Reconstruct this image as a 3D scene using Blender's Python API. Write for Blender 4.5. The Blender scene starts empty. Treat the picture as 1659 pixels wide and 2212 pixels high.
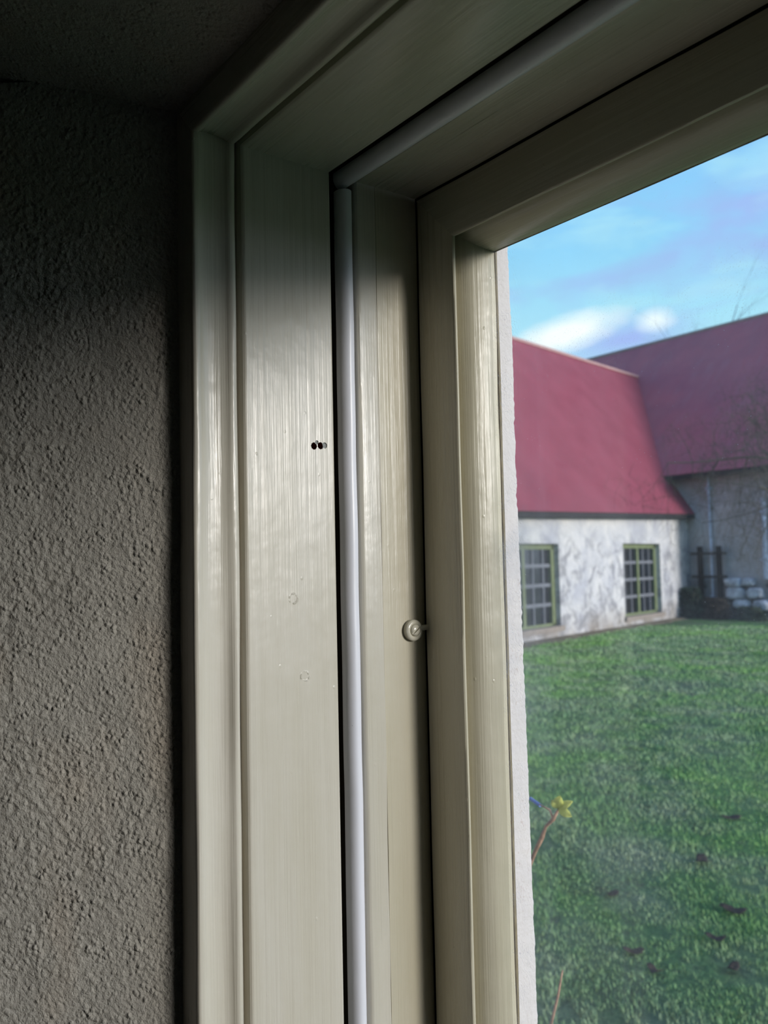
import bpy, bmesh, math, random
import numpy as np
from mathutils import Vector, Matrix, noise as mn
from math import radians as rad, sin, cos, pi, tan

S = bpy.context.scene
COL = S.collection
EYE = 1.6                      # camera height above the room floor (origin is under the camera)
GZ = -0.10                     # lawn level

# ------------------------------------------------------------------ camera
cam_d = bpy.data.cameras.new('camera'); cam = bpy.data.objects.new('camera', cam_d); COL.objects.link(cam)
az, pitch, roll = 0.64779, 0.060466, 0.0212
Fh = Vector((-cos(az), sin(az), 0)); Rh = Vector((sin(az), cos(az), 0)); Z = Vector((0, 0, 1))
F = Fh*cos(pitch) + Z*sin(pitch); U0 = Z*cos(pitch) - Fh*sin(pitch)
U = U0*cos(roll) + Rh*sin(roll); R = Rh*cos(roll) - U0*sin(roll)
cam.matrix_world = Matrix(((R.x, U.x, -F.x, 0), (R.y, U.y, -F.y, 0), (R.z, U.z, -F.z, EYE), (0, 0, 0, 1)))
cam_d.sensor_fit = 'HORIZONTAL'; cam_d.sensor_width = 36.0
cam_d.lens = 1850.0/1659*36
cam_d.clip_start = 0.01; cam_d.clip_end = 500
cam_d.dof.use_dof = True; cam_d.dof.focus_distance = 0.56; cam_d.dof.aperture_fstop = 17.0
S.camera = cam
S.view_settings.view_transform = 'Standard'; S.view_settings.look = 'None'
S.view_settings.exposure = 0.0; S.view_settings.gamma = 1.0; S.view_settings.use_curve_mapping = False

# ------------------------------------------------------------------ low bright sun behind thin cloud
SUN = Vector((0.95, 0.28, 0.165)).normalized()
sd = bpy.data.lights.new('sun', 'SUN'); sd.energy = 3.3; sd.angle = rad(13); sd.color = (1.0, 0.955, 0.90)
so = bpy.data.objects.new('sun', sd); COL.objects.link(so)
so.rotation_euler = (-SUN).to_track_quat('-Z', 'Y').to_euler(); so.location = (6, 4, 5)

# ------------------------------------------------------------------ node helpers
class NT:
    def __init__(s, nt): s.t = nt; s.n = nt.nodes; s.l = nt.links
    def new(s, typ, **kw):
        nd = s.n.new(typ)
        for k, v in kw.items(): setattr(nd, k, v)
        return nd
    def put(s, sock, v):
        if v is None: return
        if isinstance(v, bpy.types.NodeSocket): s.l.new(v, sock)
        else:
            if isinstance(v, (tuple, list)) and len(v) == 3 and sock.type == 'RGBA': v = (*v, 1)
            sock.default_value = v
    def math(s, op, a, b=None, c=None, clamp=False):
        m = s.new('ShaderNodeMath', operation=op); m.use_clamp = clamp
        s.put(m.inputs[0], a); s.put(m.inputs[1], b)
        if c is not None: s.put(m.inputs[2], c)
        return m.outputs[0]
    def vm(s, op, a, b=None):
        m = s.new('ShaderNodeVectorMath', operation=op); s.put(m.inputs[0], a); s.put(m.inputs[1], b)
        return m.outputs['Value'] if op in ('LENGTH', 'DOT_PRODUCT', 'DISTANCE') else m.outputs[0]
    def mix(s, f, a, b, mode='MIX'):
        m = s.new('ShaderNodeMix', data_type='RGBA', blend_type=mode)
        s.put(m.inputs[0], f); s.put(m.inputs[6], a); s.put(m.inputs[7], b); return m.outputs[2]
    def noise(s, vec, scale=5, detail=3, rough=.5, dist=0):
        m = s.new('ShaderNodeTexNoise'); s.put(m.inputs['Vector'], vec); m.inputs['Scale'].default_value = scale
        m.inputs['Detail'].default_value = detail; m.inputs['Roughness'].default_value = rough
        m.inputs['Distortion'].default_value = dist; return m.outputs[0]
    def voro(s, vec, scale=5, feature='F1', out='Distance'):
        m = s.new('ShaderNodeTexVoronoi', feature=feature); s.put(m.inputs['Vector'], vec)
        m.inputs['Scale'].default_value = scale; return m.outputs[out]
    def rng(s, v, a, b, c=0., d=1.):
        m = s.new('ShaderNodeMapRange'); s.put(m.inputs[0], v)
        for i, x in enumerate((a, b, c, d)): m.inputs[i+1].default_value = x
        return m.outputs[0]
    def scale(s, vec, sc, loc=(0, 0, 0), rot=(0, 0, 0)):
        m = s.new('ShaderNodeMapping'); s.put(m.inputs[0], vec); m.inputs[3].default_value = sc
        m.inputs[1].default_value = loc; m.inputs[2].default_value = rot; return m.outputs[0]
    def bump(s, h, dist, strength=1.0, nrm=None):
        m = s.new('ShaderNodeBump'); s.put(m.inputs['Height'], h); m.inputs['Distance'].default_value = dist
        m.inputs['Strength'].default_value = strength
        if nrm: s.put(m.inputs['Normal'], nrm)
        return m.outputs[0]

def material(name, col=(.5, .5, .5), rough=.6, spec=.5, metal=0):
    m = bpy.data.materials.new(name); m.use_nodes = True
    t = NT(m.node_tree); b = t.n['Principled BSDF']
    b.inputs['Base Color'].default_value = (*col, 1); b.inputs['Roughness'].default_value = rough
    b.inputs['Specular IOR Level'].default_value = spec; b.inputs['Metallic'].default_value = metal
    co = t.new('ShaderNodeTexCoord').outputs['Object']
    return m, t, b, co

def simple(name, col, rough=.6, spec=.4, var=.15, sc=8, bump=0.0, bsc=40):
    m, t, b, co = material(name, col, rough, spec)
    n = t.noise(co, sc, 4)
    dark = tuple(c*(1-var) for c in col); lite = tuple(min(1, c*(1+var)) for c in col)
    t.put(b.inputs['Base Color'], t.mix(t.rng(n, .3, .7), dark, lite))
    if bump: t.put(b.inputs['Normal'], t.bump(t.noise(co, bsc, 5, .6), bump))
    return m

# ------------------------------------------------------------------ world: blue sky with broken cloud
def sky():
    w = bpy.data.worlds.new('sky'); S.world = w; w.use_nodes = True
    t = NT(w.node_tree); bg = t.n['Background']
    d = t.new('ShaderNodeTexCoord').outputs['Generated']
    sep = t.new('ShaderNodeSeparateXYZ'); t.put(sep.inputs[0], d); z = sep.outputs[2]
    ramp = t.new('ShaderNodeValToRGB'); t.put(ramp.inputs[0], t.rng(z, 0, .8))
    el = ramp.color_ramp.elements
    el[0].position = 0.0; el[0].color = (.62, .80, .92, 1)
    el[1].position = 1.0; el[1].color = (.10, .24, .62, 1)
    for p, c in ((.28, (.46, .86, 1.0)), (.42, (.30, .70, 1.0)), (.62, (.22, .50, .97))):
        e = el.new(p); e.color = (*c, 1)
    # soft violet-grey cloud banks
    dd = t.scale(d, (1, 1, 2.6))
    n = t.noise(dd, 5.5, 5, .52, .4)
    col = t.mix(t.rng(n, .47, .70, 0, .75), ramp.outputs[0], (.38, .50, .93))
    n2 = t.noise(t.scale(d, (1, 1, 3.0), (3, 1, 2)), 9, 4, .5, .3)
    col = t.mix(t.rng(n2, .50, .72, 0, .65), col, (.47, .86, .99))
    # lit white clumps low over the roofs
    def blob(c, sx, sz, tilt, e0, e1, wob):
        c = Vector(c).normalized(); side = Vector((c.y, -c.x, 0)).normalized(); up = side.cross(c)
        a = side*cos(tilt)+up*sin(tilt); b = up*cos(tilt)-side*sin(tilt)
        df = t.vm('SUBTRACT', d, tuple(c))
        u = t.math('DIVIDE', t.vm('DOT_PRODUCT', df, tuple(a)), sx)
        v = t.math('DIVIDE', t.vm('DOT_PRODUCT', df, tuple(b)), sz)
        r = t.math('SQRT', t.math('ADD', t.math('MULTIPLY', u, u), t.math('MULTIPLY', v, v)))
        r = t.math('ADD', r, t.math('MULTIPLY', t.math('SUBTRACT', t.noise(t.scale(d, (1, 1, 2)), 26, 4, .55), .5), wob))
        f = t.math('MULTIPLY', t.rng(r, e1, e0, 0, 1), t.rng(t.vm('DOT_PRODUCT', d, tuple(c)), .6, .8, 0, 1))
        return f
    C1 = CL[0]; C2 = CL[1]; C3 = CL[2]
    col = t.mix(blob(C3, .075, .028, .1, .1, 1.3, .6), col, (.38, .53, .95))
    col = t.mix(blob(C1, .050, .0135, .24, .5, 1.7, .9), col, (1.0, 1.1, 1.1))
    col = t.mix(blob(C2, .016, .010, 0, .2, 1.6, .8), col, (.9, 1.05, 1.1))
    # brighter veil of cloud around the hidden sun
    g = t.vm('DOT_PRODUCT', d, tuple(Vector((.86, .42, .27)).normalized()))
    glow = t.math('MULTIPLY', t.math('POWER', t.rng(g, .80, .99, 0, 1), 1.5), 2.6)
    col2 = t.mix(t.rng(g, .6, .95, 0, .9), col, (.76, .85, 1.0))
    st = t.math('ADD', 1.1, glow)
    # below the horizon: dim green-grey ground tone
    col3 = t.mix(t.rng(z, -.03, .0, 0, 1), (.10, .13, .09), col2)
    t.put(bg.inputs['Color'], col3); t.put(bg.inputs['Strength'], st)
def pix_dir(px, py): return (F + R*(px-829.5)/1850 - U*(py-1106)/1850).normalized()
CL = [Vector((-0.5856, 0.7726, 0.2431)), Vector((-0.4937, 0.8308, 0.2563)), Vector((-0.5, 0.83, 0.225))]
CL = [pix_dir(1218, 722), pix_dir(1415, 692), pix_dir(1350, 735)]
sky()

# ------------------------------------------------------------------ object helpers
def link_mesh(name, verts, faces, mats, parent=None, smooth=False, mi=None, shift=EYE):
    me = bpy.data.meshes.new(name)
    me.from_pydata([(v[0], v[1], v[2]+shift) for v in verts], [], faces); me.validate()
    for m in (mats if isinstance(mats, (list, tuple)) else [mats]): me.materials.append(m)
    if mi is not None: me.polygons.foreach_set('material_index', mi)
    bm = bmesh.new(); bm.from_mesh(me); bmesh.ops.recalc_face_normals(bm, faces=bm.faces); bm.to_mesh(me); bm.free()
    if smooth: me.polygons.foreach_set('use_smooth', [True]*len(me.polygons))
    o = bpy.data.objects.new(name, me); COL.objects.link(o)
    if parent: o.parent = parent
    return o
def sharp(o, deg=35):
    me = o.data; me.polygons.foreach_set('use_smooth', [True]*len(me.polygons))
    me.set_sharp_from_angle(angle=rad(deg))
def empty(name, loc, kind=None):
    o = bpy.data.objects.new(name, None); COL.objects.link(o); o.location = loc
    if kind: o['kind'] = kind
    return o
def tag(o, label, cat, group=None, kind=None):
    o['label'] = label; o['category'] = cat
    if group: o['group'] = group
    if kind: o['kind'] = kind
    return o
def adopt(o, parent):
    """parent keeping the mesh where it stands (parents here are never rotated)"""
    o.parent = parent; o.matrix_parent_inverse = Matrix.Translation(-Vector(parent.location)); return o
class MB:
    """collects shapes into one mesh; coordinates relative to eye height"""
    def __init__(s): s.v = []; s.f = []
    def add(s, v, f):
        o = len(s.v); s.v += [tuple(p) for p in v]; s.f += [tuple(i+o for i in q) for q in f]
    def box(s, a, b):
        x0, y0, z0 = a; x1, y1, z1 = b
        s.add([(x0,y0,z0),(x1,y0,z0),(x1,y1,z0),(x0,y1,z0),(x0,y0,z1),(x1,y0,z1),(x1,y1,z1),(x0,y1,z1)],
              [(0,3,2,1),(4,5,6,7),(0,1,5,4),(1,2,6,5),(2,3,7,6),(3,0,4,7)])
    def hexa(s, p):
        s.add(p, [(0,3,2,1),(4,5,6,7),(0,1,5,4),(1,2,6,5),(2,3,7,6),(3,0,4,7)])
    def tube(s, pts, radii, n=8, cap=True):
        pts = [Vector(p) for p in pts]; rings = []
        if not isinstance(radii, (list, tuple)): radii = [radii]*len(pts)
        base = len(s.v); ref = Vector((0.3, 0.2, 1)).normalized()
        for i, p in enumerate(pts):
            t = (pts[min(i+1, len(pts)-1)]-pts[max(i-1, 0)]).normalized()
            a = t.cross(ref)
            if a.length < .1: a = t.cross(Vector((1, 0, 0)))
            a.normalize(); b = t.cross(a)
            for k in range(n):
                q = p+(a*cos(2*pi*k/n)+b*sin(2*pi*k/n))*radii[i]; s.v.append(tuple(q))
        for i in range(len(pts)-1):
            for k in range(n):
                a0 = base+i*n+k; a1 = base+i*n+(k+1) % n; s.f.append((a0, a1, a1+n, a0+n))
        if cap:
            s.f.append(tuple(base+k for k in range(n))[::-1]); e = base+(len(pts)-1)*n
            s.f.append(tuple(e+k for k in range(n)))
    def build(s, name, mat, parent=None, smooth=False, shift=EYE):
        o = link_mesh(name, s.v, s.f, mat, None, smooth, None, shift)
        if parent: adopt(o, parent)
        return o

# ------------------------------------------------------------------ paint, plastic, plaster
def paint(name, col, rough, grain='z', bump=.00025, marks=()):
    rough -= .07; bump *= 1.35
    m, t, b, co = material(name, col, rough, .5)
    long = 9; across = 900
    sc = {'z': (across, across, long), 'x': (long, across, across)}[grain]
    n1 = t.noise(t.scale(co, sc), 1.0, 3, .6)
    sc2 = {'z': (260, 260, 3.5), 'x': (3.5, 260, 260)}[grain]
    n2 = t.noise(t.scale(co, sc2), 1.0, 2, .5)
    lump = t.noise(co, 42, 3, .5)
    h = t.math('ADD', t.math('MULTIPLY', n1, .55), t.math('ADD', t.math('MULTIPLY', n2, 1.0), t.math('MULTIPLY', lump, 1.5)))
    nrm = t.bump(h, bump)
    blobs = t.voro(t.scale(co, (1, 1, .7)), 150)
    nrm = t.bump(t.math('MULTIPLY', t.rng(blobs, .0, .16, 1, 0), t.rng(t.noise(co, 60, 1), .62, .7)), .0006, .6, nrm)
    for (p, r) in marks:       # filled nail holes under the paint
        dist = t.math('DIVIDE', t.vm('DISTANCE', co, p), r)
        ring = t.math('SUBTRACT', 1.0, t.math('ABSOLUTE', t.math('MULTIPLY', t.math('SUBTRACT', dist, .85), 4.0)), clamp=True)
        wob = t.math('MULTIPLY', ring, t.rng(t.noise(co, 420, 2), .4, .6))
        nrm = t.bump(wob, .0006, .8, nrm)
    t.put(b.inputs['Normal'], nrm)
    big = t.noise(t.scale(co, {'z': (30, 30, 5), 'x': (5, 30, 30)}[grain]), 1.0, 4, .6)
    dk = tuple(c*k for c, k in zip(col, (.93, .92, .88)))
    c = t.mix(t.rng(big, .35, .65), dk, col)
    spk = t.rng(t.voro(co, 75), .0, .022, 1, 0)
    spk = t.math('MULTIPLY', spk, t.rng(t.noise(co, 30, 2), .60, .66))
    t.put(b.inputs['Base Color'], t.mix(spk, c, (.10, .085, .06)))
    t.put(b.inputs['Roughness'], t.math('ADD', rough-.05, t.math('MULTIPLY', n2, .12)))
    return m
MK = [((-.4652, .2793, EYE-.0205), .0035), ((-.4652, .2868, EYE-.0695), .0035), ((-.4652, .3570, EYE+.0760), .0030)]
P_lin = paint('cream_paint_lining', (.565, .53, .455), .34, 'z', .00028, MK[:2])
P_cas = paint('cream_paint_moulding', (.585, .55, .475), .30, 'z', .00030)
P_stop = paint('cream_paint_stop', (.57, .54, .465), .30, 'z', .00032, MK[2:])
P_reb = paint('cream_paint_rebate', (.55, .51, .40), .36, 'z', .00030)
P_sash = paint('cream_paint_sash', (.54, .50, .385), .34, 'z', .00030)
P_headx = paint('cream_paint_head', (.53, .51, .42), .34, 'x', .00014)
P_sashx = paint('cream_paint_rail', (.53, .50, .40), .33, 'x', .00016)
M_gap = simple('dark_brush_pile', (.035, .028, .02), .95, .1)
M_brown = simple('bare_reddish_wood', (.17, .055, .03), .8, .2, .3, 300)
M_white, _t, _b, _co = material('white_plastic', (.74, .745, .80), .32, .45)
_n = _t.voro(_co, 160); _sp = _t.math('MULTIPLY', _t.rng(_n, .0, .05, 1, 0), _t.rng(_t.noise(_co, 45, 2), .52, .6))
_t.put(_b.inputs['Base Color'], _t.mix(_sp, (.74, .745, .80), (.16, .14, .12)))
_t.put(_b.inputs['Normal'], _t.bump(_t.noise(_co, 30, 2), .0006))
_b.inputs['Subsurface Weight'].default_value = .0

def plaster_mat(name, col):
    m, t, b, co = material(name, col, .92, .15)
    n1 = t.noise(co, 520, 4, .62); n2 = t.noise(t.scale(co, (1, 1, .8)), 190, 5, .6)
    pit = t.rng(t.voro(co, 170), .0, .18, 0, 1)
    pitm = t.rng(t.noise(co, 55, 2), .50, .60)
    gr_ = t.rng(t.voro(co, 300), .05, .55, 1, 0)
    h = t.math('ADD', t.math('ADD', t.math('MULTIPLY', n1, .8), t.math('MULTIPLY', gr_, t.math('MULTIPLY', t.rng(t.noise(co, 70, 2), .35, .65), .7))), t.math('MULTIPLY', n2, .5))
    nrm = t.bump(h, .0021)
    nrm = t.bump(t.math('MULTIPLY', t.math('SUBTRACT', pit, 1.0), pitm), .0008, .8, nrm)
    t.put(b.inputs['Normal'], nrm)
    v = t.noise(co, 22, 4, .6)
    c = t.mix(t.rng(v, .35, .7), tuple(x*.86 for x in col), col)
    warm = t.rng(t.noise(t.scale(co, (1, 1, .6), (2, 2, 2)), 14, 3), .52, .72, 0, .6)
    c = t.mix(warm, c, (col[0]*1.03, col[1]*.90, col[2]*.80))
    spk = t.math('MULTIPLY', t.rng(t.voro(co, 240), .0, .09, 1, 0), t.rng(t.noise(co, 36, 2), .58, .66))
    t.put(b.inputs['Base Color'], t.mix(spk, c, (.05, .03, .02)))
    return m
M_pl = plaster_mat('rough_limewashed_plaster', (.45, .425, .375))
M_room = simple('dim_room_paint', (.16, .14, .11), .9, .1)
M_floor = simple('worn_floorboards', (.10, .065, .04), .7, .3)

# ------------------------------------------------------------------ window: profile swept left jamb / head / right jamb
XJ, ZH, XR = -.4648, .262, 1.0648
ZB = -.74
def smooth_noise(a, b, amp): return (mn.noise(Vector((a*1.0, b, 3.1))))*amp
def runs(prof, name, mats, parent, wob=.0004, seg=.012, which='LHR', deg=40):
    out = []; n = len(prof)
    for w in which:
        vs = []; fs = []
        if w in 'LR':
            N = max(2, int((ZH-ZB)/seg))
            for k in range(N+1):
                for i, (x, y) in enumerate(prof):
                    zt = ZH-(x-XJ); z = ZB+(zt-ZB)*k/N
                    dx = smooth_noise(z*14, i*.13+y*40, wob); dy = smooth_noise(z*11+9, i*.13+x*40, wob)
                    xx = x+dx*(k < N); yy = y+dy*(k < N)
                    vs.append((xx if w == 'L' else XJ+XR-xx, yy, z))
        else:
            N = max(2, int((XR-XJ)/seg))
            for k in range(N+1):
                for i, (x, y) in enumerate(prof):
                    z = ZH-(x-XJ); x0 = x; x1 = XJ+XR-x; xx = x0+(x1-x0)*k/N
                    dz = smooth_noise(xx*14+5, i*.13+y*40, wob)*(0 < k < N); dy = smooth_noise(xx*11, i*.13+x*40, wob)*(0 < k < N)
                    vs.append((xx, y+dy, z+dz))
        for k in range(N):
            for i in range(n):
                a = k*n+i; b = k*n+(i+1) % n; fs.append((a, b, b+n, a+n))
        fs.append(tuple(range(n))); fs.append(tuple(N*n+i for i in range(n)))
        o = link_mesh(name, vs, fs, mats[1] if w == 'H' else mats[0]); sharp(o, deg)
        if parent: adopt(o, parent)
        out.append(o)
    return out
win = empty('window_1', (.15, .35, EYE-.25), 'structure')

# lining board with its two bored holes
lin = [(XJ-.0012, .2462), (XJ-.0003, .2472), (XJ, .2482), (XJ, .3105), (XJ-.0006, .3118), (XJ-.0022, .3124), (-.492, .3124), (-.492, .2462)]
L = runs(lin, 'lining_board', (P_lin, P_headx), win, wob=0, seg=.05)
M_chip = simple('chipped_filler', (.30, .31, .30), .9, .1, .4, 900)
lo = L[0]
hb = MB()
def cyl(c, r, h, n=20, wob=0):
    vs = [];
    for s_ in (0, 1):
        for k in range(n):
            q = r*(1+wob*sin(3*k+c[1]*900)); vs.append((c[0]+(.002 if s_ == 0 else -h), c[1]+q*cos(2*pi*k/n), c[2]+q*1.05*sin(2*pi*k/n)))
    f = [(k, (k+1) % n, (k+1) % n+n, k+n) for k in range(n)]+[tuple(range(n)), tuple(range(n, 2*n))]
    return vs, f
for c, r, h in (((XJ, .2962, .0769), .00225, .014), ((XJ, .3012, .0774), .0022, .013), ((XJ, .3044, .0778), .0019, .0007), ((XJ, .2984, .0794), .0013, .0006)):
    v, f = cyl(c, r, h, 20, .06)
    cut = link_mesh('cutter', v, f, M_brown if h > .005 else M_chip)
    md = lo.modifiers.new('b', 'BOOLEAN'); md.object = cut; md.solver = 'EXACT'; md.operation = 'DIFFERENCE'; md.material_mode = 'TRANSFER'
    dg = bpy.context.evaluated_depsgraph_get(); dg.update()
    nm = bpy.data.meshes.new_from_object(lo.evaluated_get(dg)); lo.modifiers.clear(); lo.data = nm
    bpy.data.objects.remove(cut, do_unlink=True)
# casing moulding round the inner edge
def off(p): return [(XJ+o, y) for y, o in p]
cas = off([(.2130, -.0215), (.2130, -.0040), (.2131, -.0018), (.2137, -.0005), (.2148, .0), (.2172, -.0001), (.2184, -.0009), (.2196, -.0024),
           (.2225, -.0034), (.2265, -.0037), (.2305, -.0034), (.2342, -.0024), (.2358, -.0008), (.2370, .0006), (.2384, .0011), (.2398, .0010), (.2410, .0002), (.2420, -.0014),
           (.2428, -.0090), (.2462, -.0090), (.2462, -.0215)])
for pl_ in lo.data.polygons:
    pl_.use_smooth = False
T = runs(cas, 'trim', (P_cas, P_headx), None, wob=.0009, seg=.008, deg=60)
for i, o in enumerate(T): o.name = 'trim_%d' % (i+1); o['kind'] = 'structure'
# dark pocket, stop bead, rebate
runs([(-.4805, .3120), (-.4790, .3120), (-.4790, .3323), (-.4805, .3323)], 'draught_slot', (M_gap, M_gap), win, wob=0, seg=.2)
runs([(XJ-.0120, .3318), (XJ-.0022, .3318), (XJ-.0008, .3323), (XJ+.0006, .3336), (XJ+.0009, .3352), (XJ-.0001, .3492), (XJ-.0010, .3500), (XJ-.0120, .3500)],
     'stop_bead', (P_stop, P_headx), win, wob=.0008, seg=.006)
runs([(XJ-.0120, .3499), (XJ-.0006, .3499), (XJ-.0004, .3860), (XJ-.0120, .3860)], 'rebate_board', (P_reb, P_headx), win, wob=.0005)
runs([(XJ-.030, .3855), (XJ-.0015, .3855), (XJ-.0015, .448), (XJ-.030, .448)], 'box_frame', (M_gap, M_gap), win, wob=0, seg=.3)
# sash: flat, small fillet, ovolo
ov = [(-.4325, .3928), (-.4298, .3936), (-.4268, .3950), (-.4243, .3973), (-.4224, .4004), (-.4208, .4042), (-.4198, .4078), (-.4192, .4112), (-.4190, .4148)]
sash = [(XJ+.0016, .3880), (XJ+.0020, .3856), (XJ+.0034, .3850), (-.4270, .3850), (-.4256, .3852), (-.4250, .3860), (-.4253, .3876), (-.4270, .3890)]+ov+[(-.4190, .4182), (-.4400, .4370), (XJ+.0016, .4370)]
runs(sash, 'sash_frame', (P_sash, P_sashx), win, wob=.0007, seg=.007, deg=45)
# putty bevel outside the pane
runs([(-.4192, .4184), (-.4184, .4188), (-.4290, .4292), (-.4362, .4384), (-.4400, .4384)], 'glazing_putty', (simple('old_putty', (.17, .125, .06), .7, .3, .4, 120),)*2, win, wob=.0004)

# window pane with dust, streaks and scratches
gm = bpy.data.materials.new('window_glass'); gm.use_nodes = True
t = NT(gm.node_tree); t.n.remove(t.n['Principled BSDF'])
co = t.new('ShaderNodeTexCoord').outputs['Object']
tr = t.new('ShaderNodeBsdfTransparent'); t.put(tr.inputs[0], (.98, .98, .975))
gl = t.new('ShaderNodeBsdfGlossy'); gl.inputs['Roughness'].default_value = .02
fr = t.new('ShaderNodeLayerWeight'); fr.inputs[0].default_value = .5
frv = t.math('ADD', .02, t.math('MULTIPLY', t.math('POWER', fr.outputs['Facing'], 5.0), .7))
mx = t.new('ShaderNodeMixShader'); t.put(mx.inputs[0], frv); t.l.new(tr.outputs[0], mx.inputs[1]); t.l.new(gl.outputs[0], mx.inputs[2])
df = t.new('ShaderNodeBsdfDiffuse'); t.put(df.inputs[0], (.80, .84, .95))
tl = t.new('ShaderNodeBsdfTranslucent'); t.put(tl.inputs[0], (.80, .84, .95))
dm = t.new('ShaderNodeMixShader'); dm.inputs[0].default_value = .5; t.l.new(df.outputs[0], dm.inputs[1]); t.l.new(tl.outputs[0], dm.inputs[2])
zz = t.new('ShaderNodeSeparateXYZ'); t.put(zz.inputs[0], co)
veil = t.math('MULTIPLY', t.rng(t.noise(co, 14, 4, .6), .35, .8, .015, .075), 1.0)
run = t.math('MULTIPLY', t.rng(t.noise(t.scale(co, (170, 1, 1.5)), 1.0, 2), .60, .75, 0, .045), t.rng(zz.outputs[2], EYE-.5, EYE-.05, 1, 0))
sv = t.voro(t.scale(co, (1, .2, 1), (0, 0, 0)), 330); spk = t.rng(sv, .03, .07, .75, 0)
spm = t.rng(t.noise(co, 70, 2), .50, .60)
nse = t.rng(t.noise(co, 900, 3, .7), .60, .72, 0, .5)
band = t.math('MULTIPLY', t.rng(zz.outputs[2], EYE+.10, EYE+.125, 0, 1), t.rng(zz.outputs[2], EYE+.14, EYE+.165, 1, 0))
dust = t.math('MULTIPLY', nse, t.math('MULTIPLY', band, t.rng(t.noise(co, 48, 3), .38, .62)))
scr = t.new('ShaderNodeTexWave'); t.put(scr.inputs[0], t.scale(co, (1, 1, 1), (0, 0, 0), (0, .5, 0))); scr.inputs['Scale'].default_value = 160
scr.inputs['Distortion'].default_value = 14; scr.inputs['Detail'].default_value = 3
scm = t.math('MULTIPLY', t.rng(scr.outputs[1], .97, .995, 0, .5), t.math('MULTIPLY', t.rng(zz.outputs[0], -.405, -.392, 1, 0), t.rng(t.noise(co, 60, 2), .45, .6)))
smear = t.math('MULTIPLY', t.math('MULTIPLY', t.rng(zz.outputs[0], -.372, -.402, 0, .16), t.rng(t.noise(co, 34, 4, .65), .35, .65)), t.math('MULTIPLY', t.rng(zz.outputs[2], EYE+.05, EYE+.0, 0, 1), t.rng(zz.outputs[2], EYE-.13, EYE-.06, .25, 1)))
veil = t.math('ADD', veil, smear)
fac = t.math('ADD', t.math('ADD', t.math('ADD', veil, run), t.math('MULTIPLY', spk, spm)), t.math('ADD', dust, t.math('MULTIPLY', scm, .6)), clamp=True)
m2 = t.new('ShaderNodeMixShader'); t.put(m2.inputs[0], fac); t.l.new(mx.outputs[0], m2.inputs[1]); t.l.new(dm.outputs[0], m2.inputs[2])
t.l.new(m2.outputs[0], t.n['Material Output'].inputs[0])
p = MB(); p.box((-.4194, .4150, ZB+.03), (XJ+XR+.4194, .4178, .2164)); p.build('glass_pane', gm, win)
# bottom rail and sill board, both unseen; sill coloured dark to cut bounced light
b = MB(); b.box((-.4632, .386, ZB-.05), (XR-.0016, .437, ZB+.035)); b.build('bottom_rail', P_sashx, win)
b = MB(); b.box((-.50, .12, ZB-.08), (XR+.035, .386, ZB-.004)); b.box((-.47, .386, ZB-.08), (XR, .52, ZB-.05)); b.build('sill_board', simple('bounce_cutting_sill', (.10, .07, .045), .5, .3), win)

# ------------------------------------------------------------------ walls
SPL = tan(rad(35)); XW = XJ-.0208      # plaster reveal splays open into the room
NX, NY = cos(rad(35)), -sin(rad(35))
def fine(a, b, step, lo_, hi, coarse):
    r = list(np.arange(lo_, a, coarse))+list(np.arange(a, b, step))+list(np.arange(b, hi, coarse))+[hi]
    return [v for i, v in enumerate(r) if i == 0 or v-r[i-1] > 1e-6]
def rough_disp(p, seed):
    q = p*1.0+Vector((seed, seed*.7, -seed))
    a = mn.noise(q*38)*.0011
    k = mn.noise(q*16+Vector((5, 5, 5)))
    bmp = mn.noise(q*300)*.00062*(1.0+1.0*k)+mn.noise(q*560)*.00036
    ridge = (0.5-abs(mn.noise(q*95)))*.0009*max(0, .55+k)
    vor = mn.voronoi(q*150)[0][0]
    bead = max(0, .34-vor)*.0034*(mn.noise(q*30+Vector((9, 0, 0))) > -.1)
    return a+bmp+ridge+bead
ys = fine(.085, .2132, .0008, -.15, .2136, .02); zs = fine(-.56, .30, .0009, -1.6, .302, .06)
V = []
for z in zs:
    for y in ys:
        x = XW-(.213-y)*SPL
        dsp = rough_disp(Vector((0, y*1.22, z)), 4.2)
        if y > .205: dsp *= .5
        # edge of the plaster against the casing is ragged
        V.append((x+dsp*NX, y+dsp*NY*(y < .209), z))
nn = len(ys); Fc = [(r*nn+c, r*nn+c+1, (r+1)*nn+c+1, (r+1)*nn+c) for r in range(len(zs)-1) for c in range(nn-1)]
# body of the wall behind the plaster skin, out to the outer face
x0 = XW-.363*SPL
base = len(V)
body = MB()
def plan(mb, pts, z0, z1):
    n = len(pts); o = [(x, y, z0) for x, y in pts]+[(x, y, z1) for x, y in pts]
    mb.add(o, [tuple(range(n))[::-1], tuple(range(n, 2*n))]+[(k, (k+1) % n, (k+1) % n+n, k+n) for k in range(n)])
XO = -.4750                                           # outer stone nib
plan(body, [(-3, -.15), (x0-.010, -.15), (XW-.010, .209), (-.4975, .2136), (-.4975, .449), (-3, .449)], -1.6, 1.0)
V += body.v; Fc += [tuple(i+base for i in f) for f in body.f]
wl = link_mesh('wall_left', V, Fc, M_pl); wl['kind'] = 'structure'; sharp(wl, 50)
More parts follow.
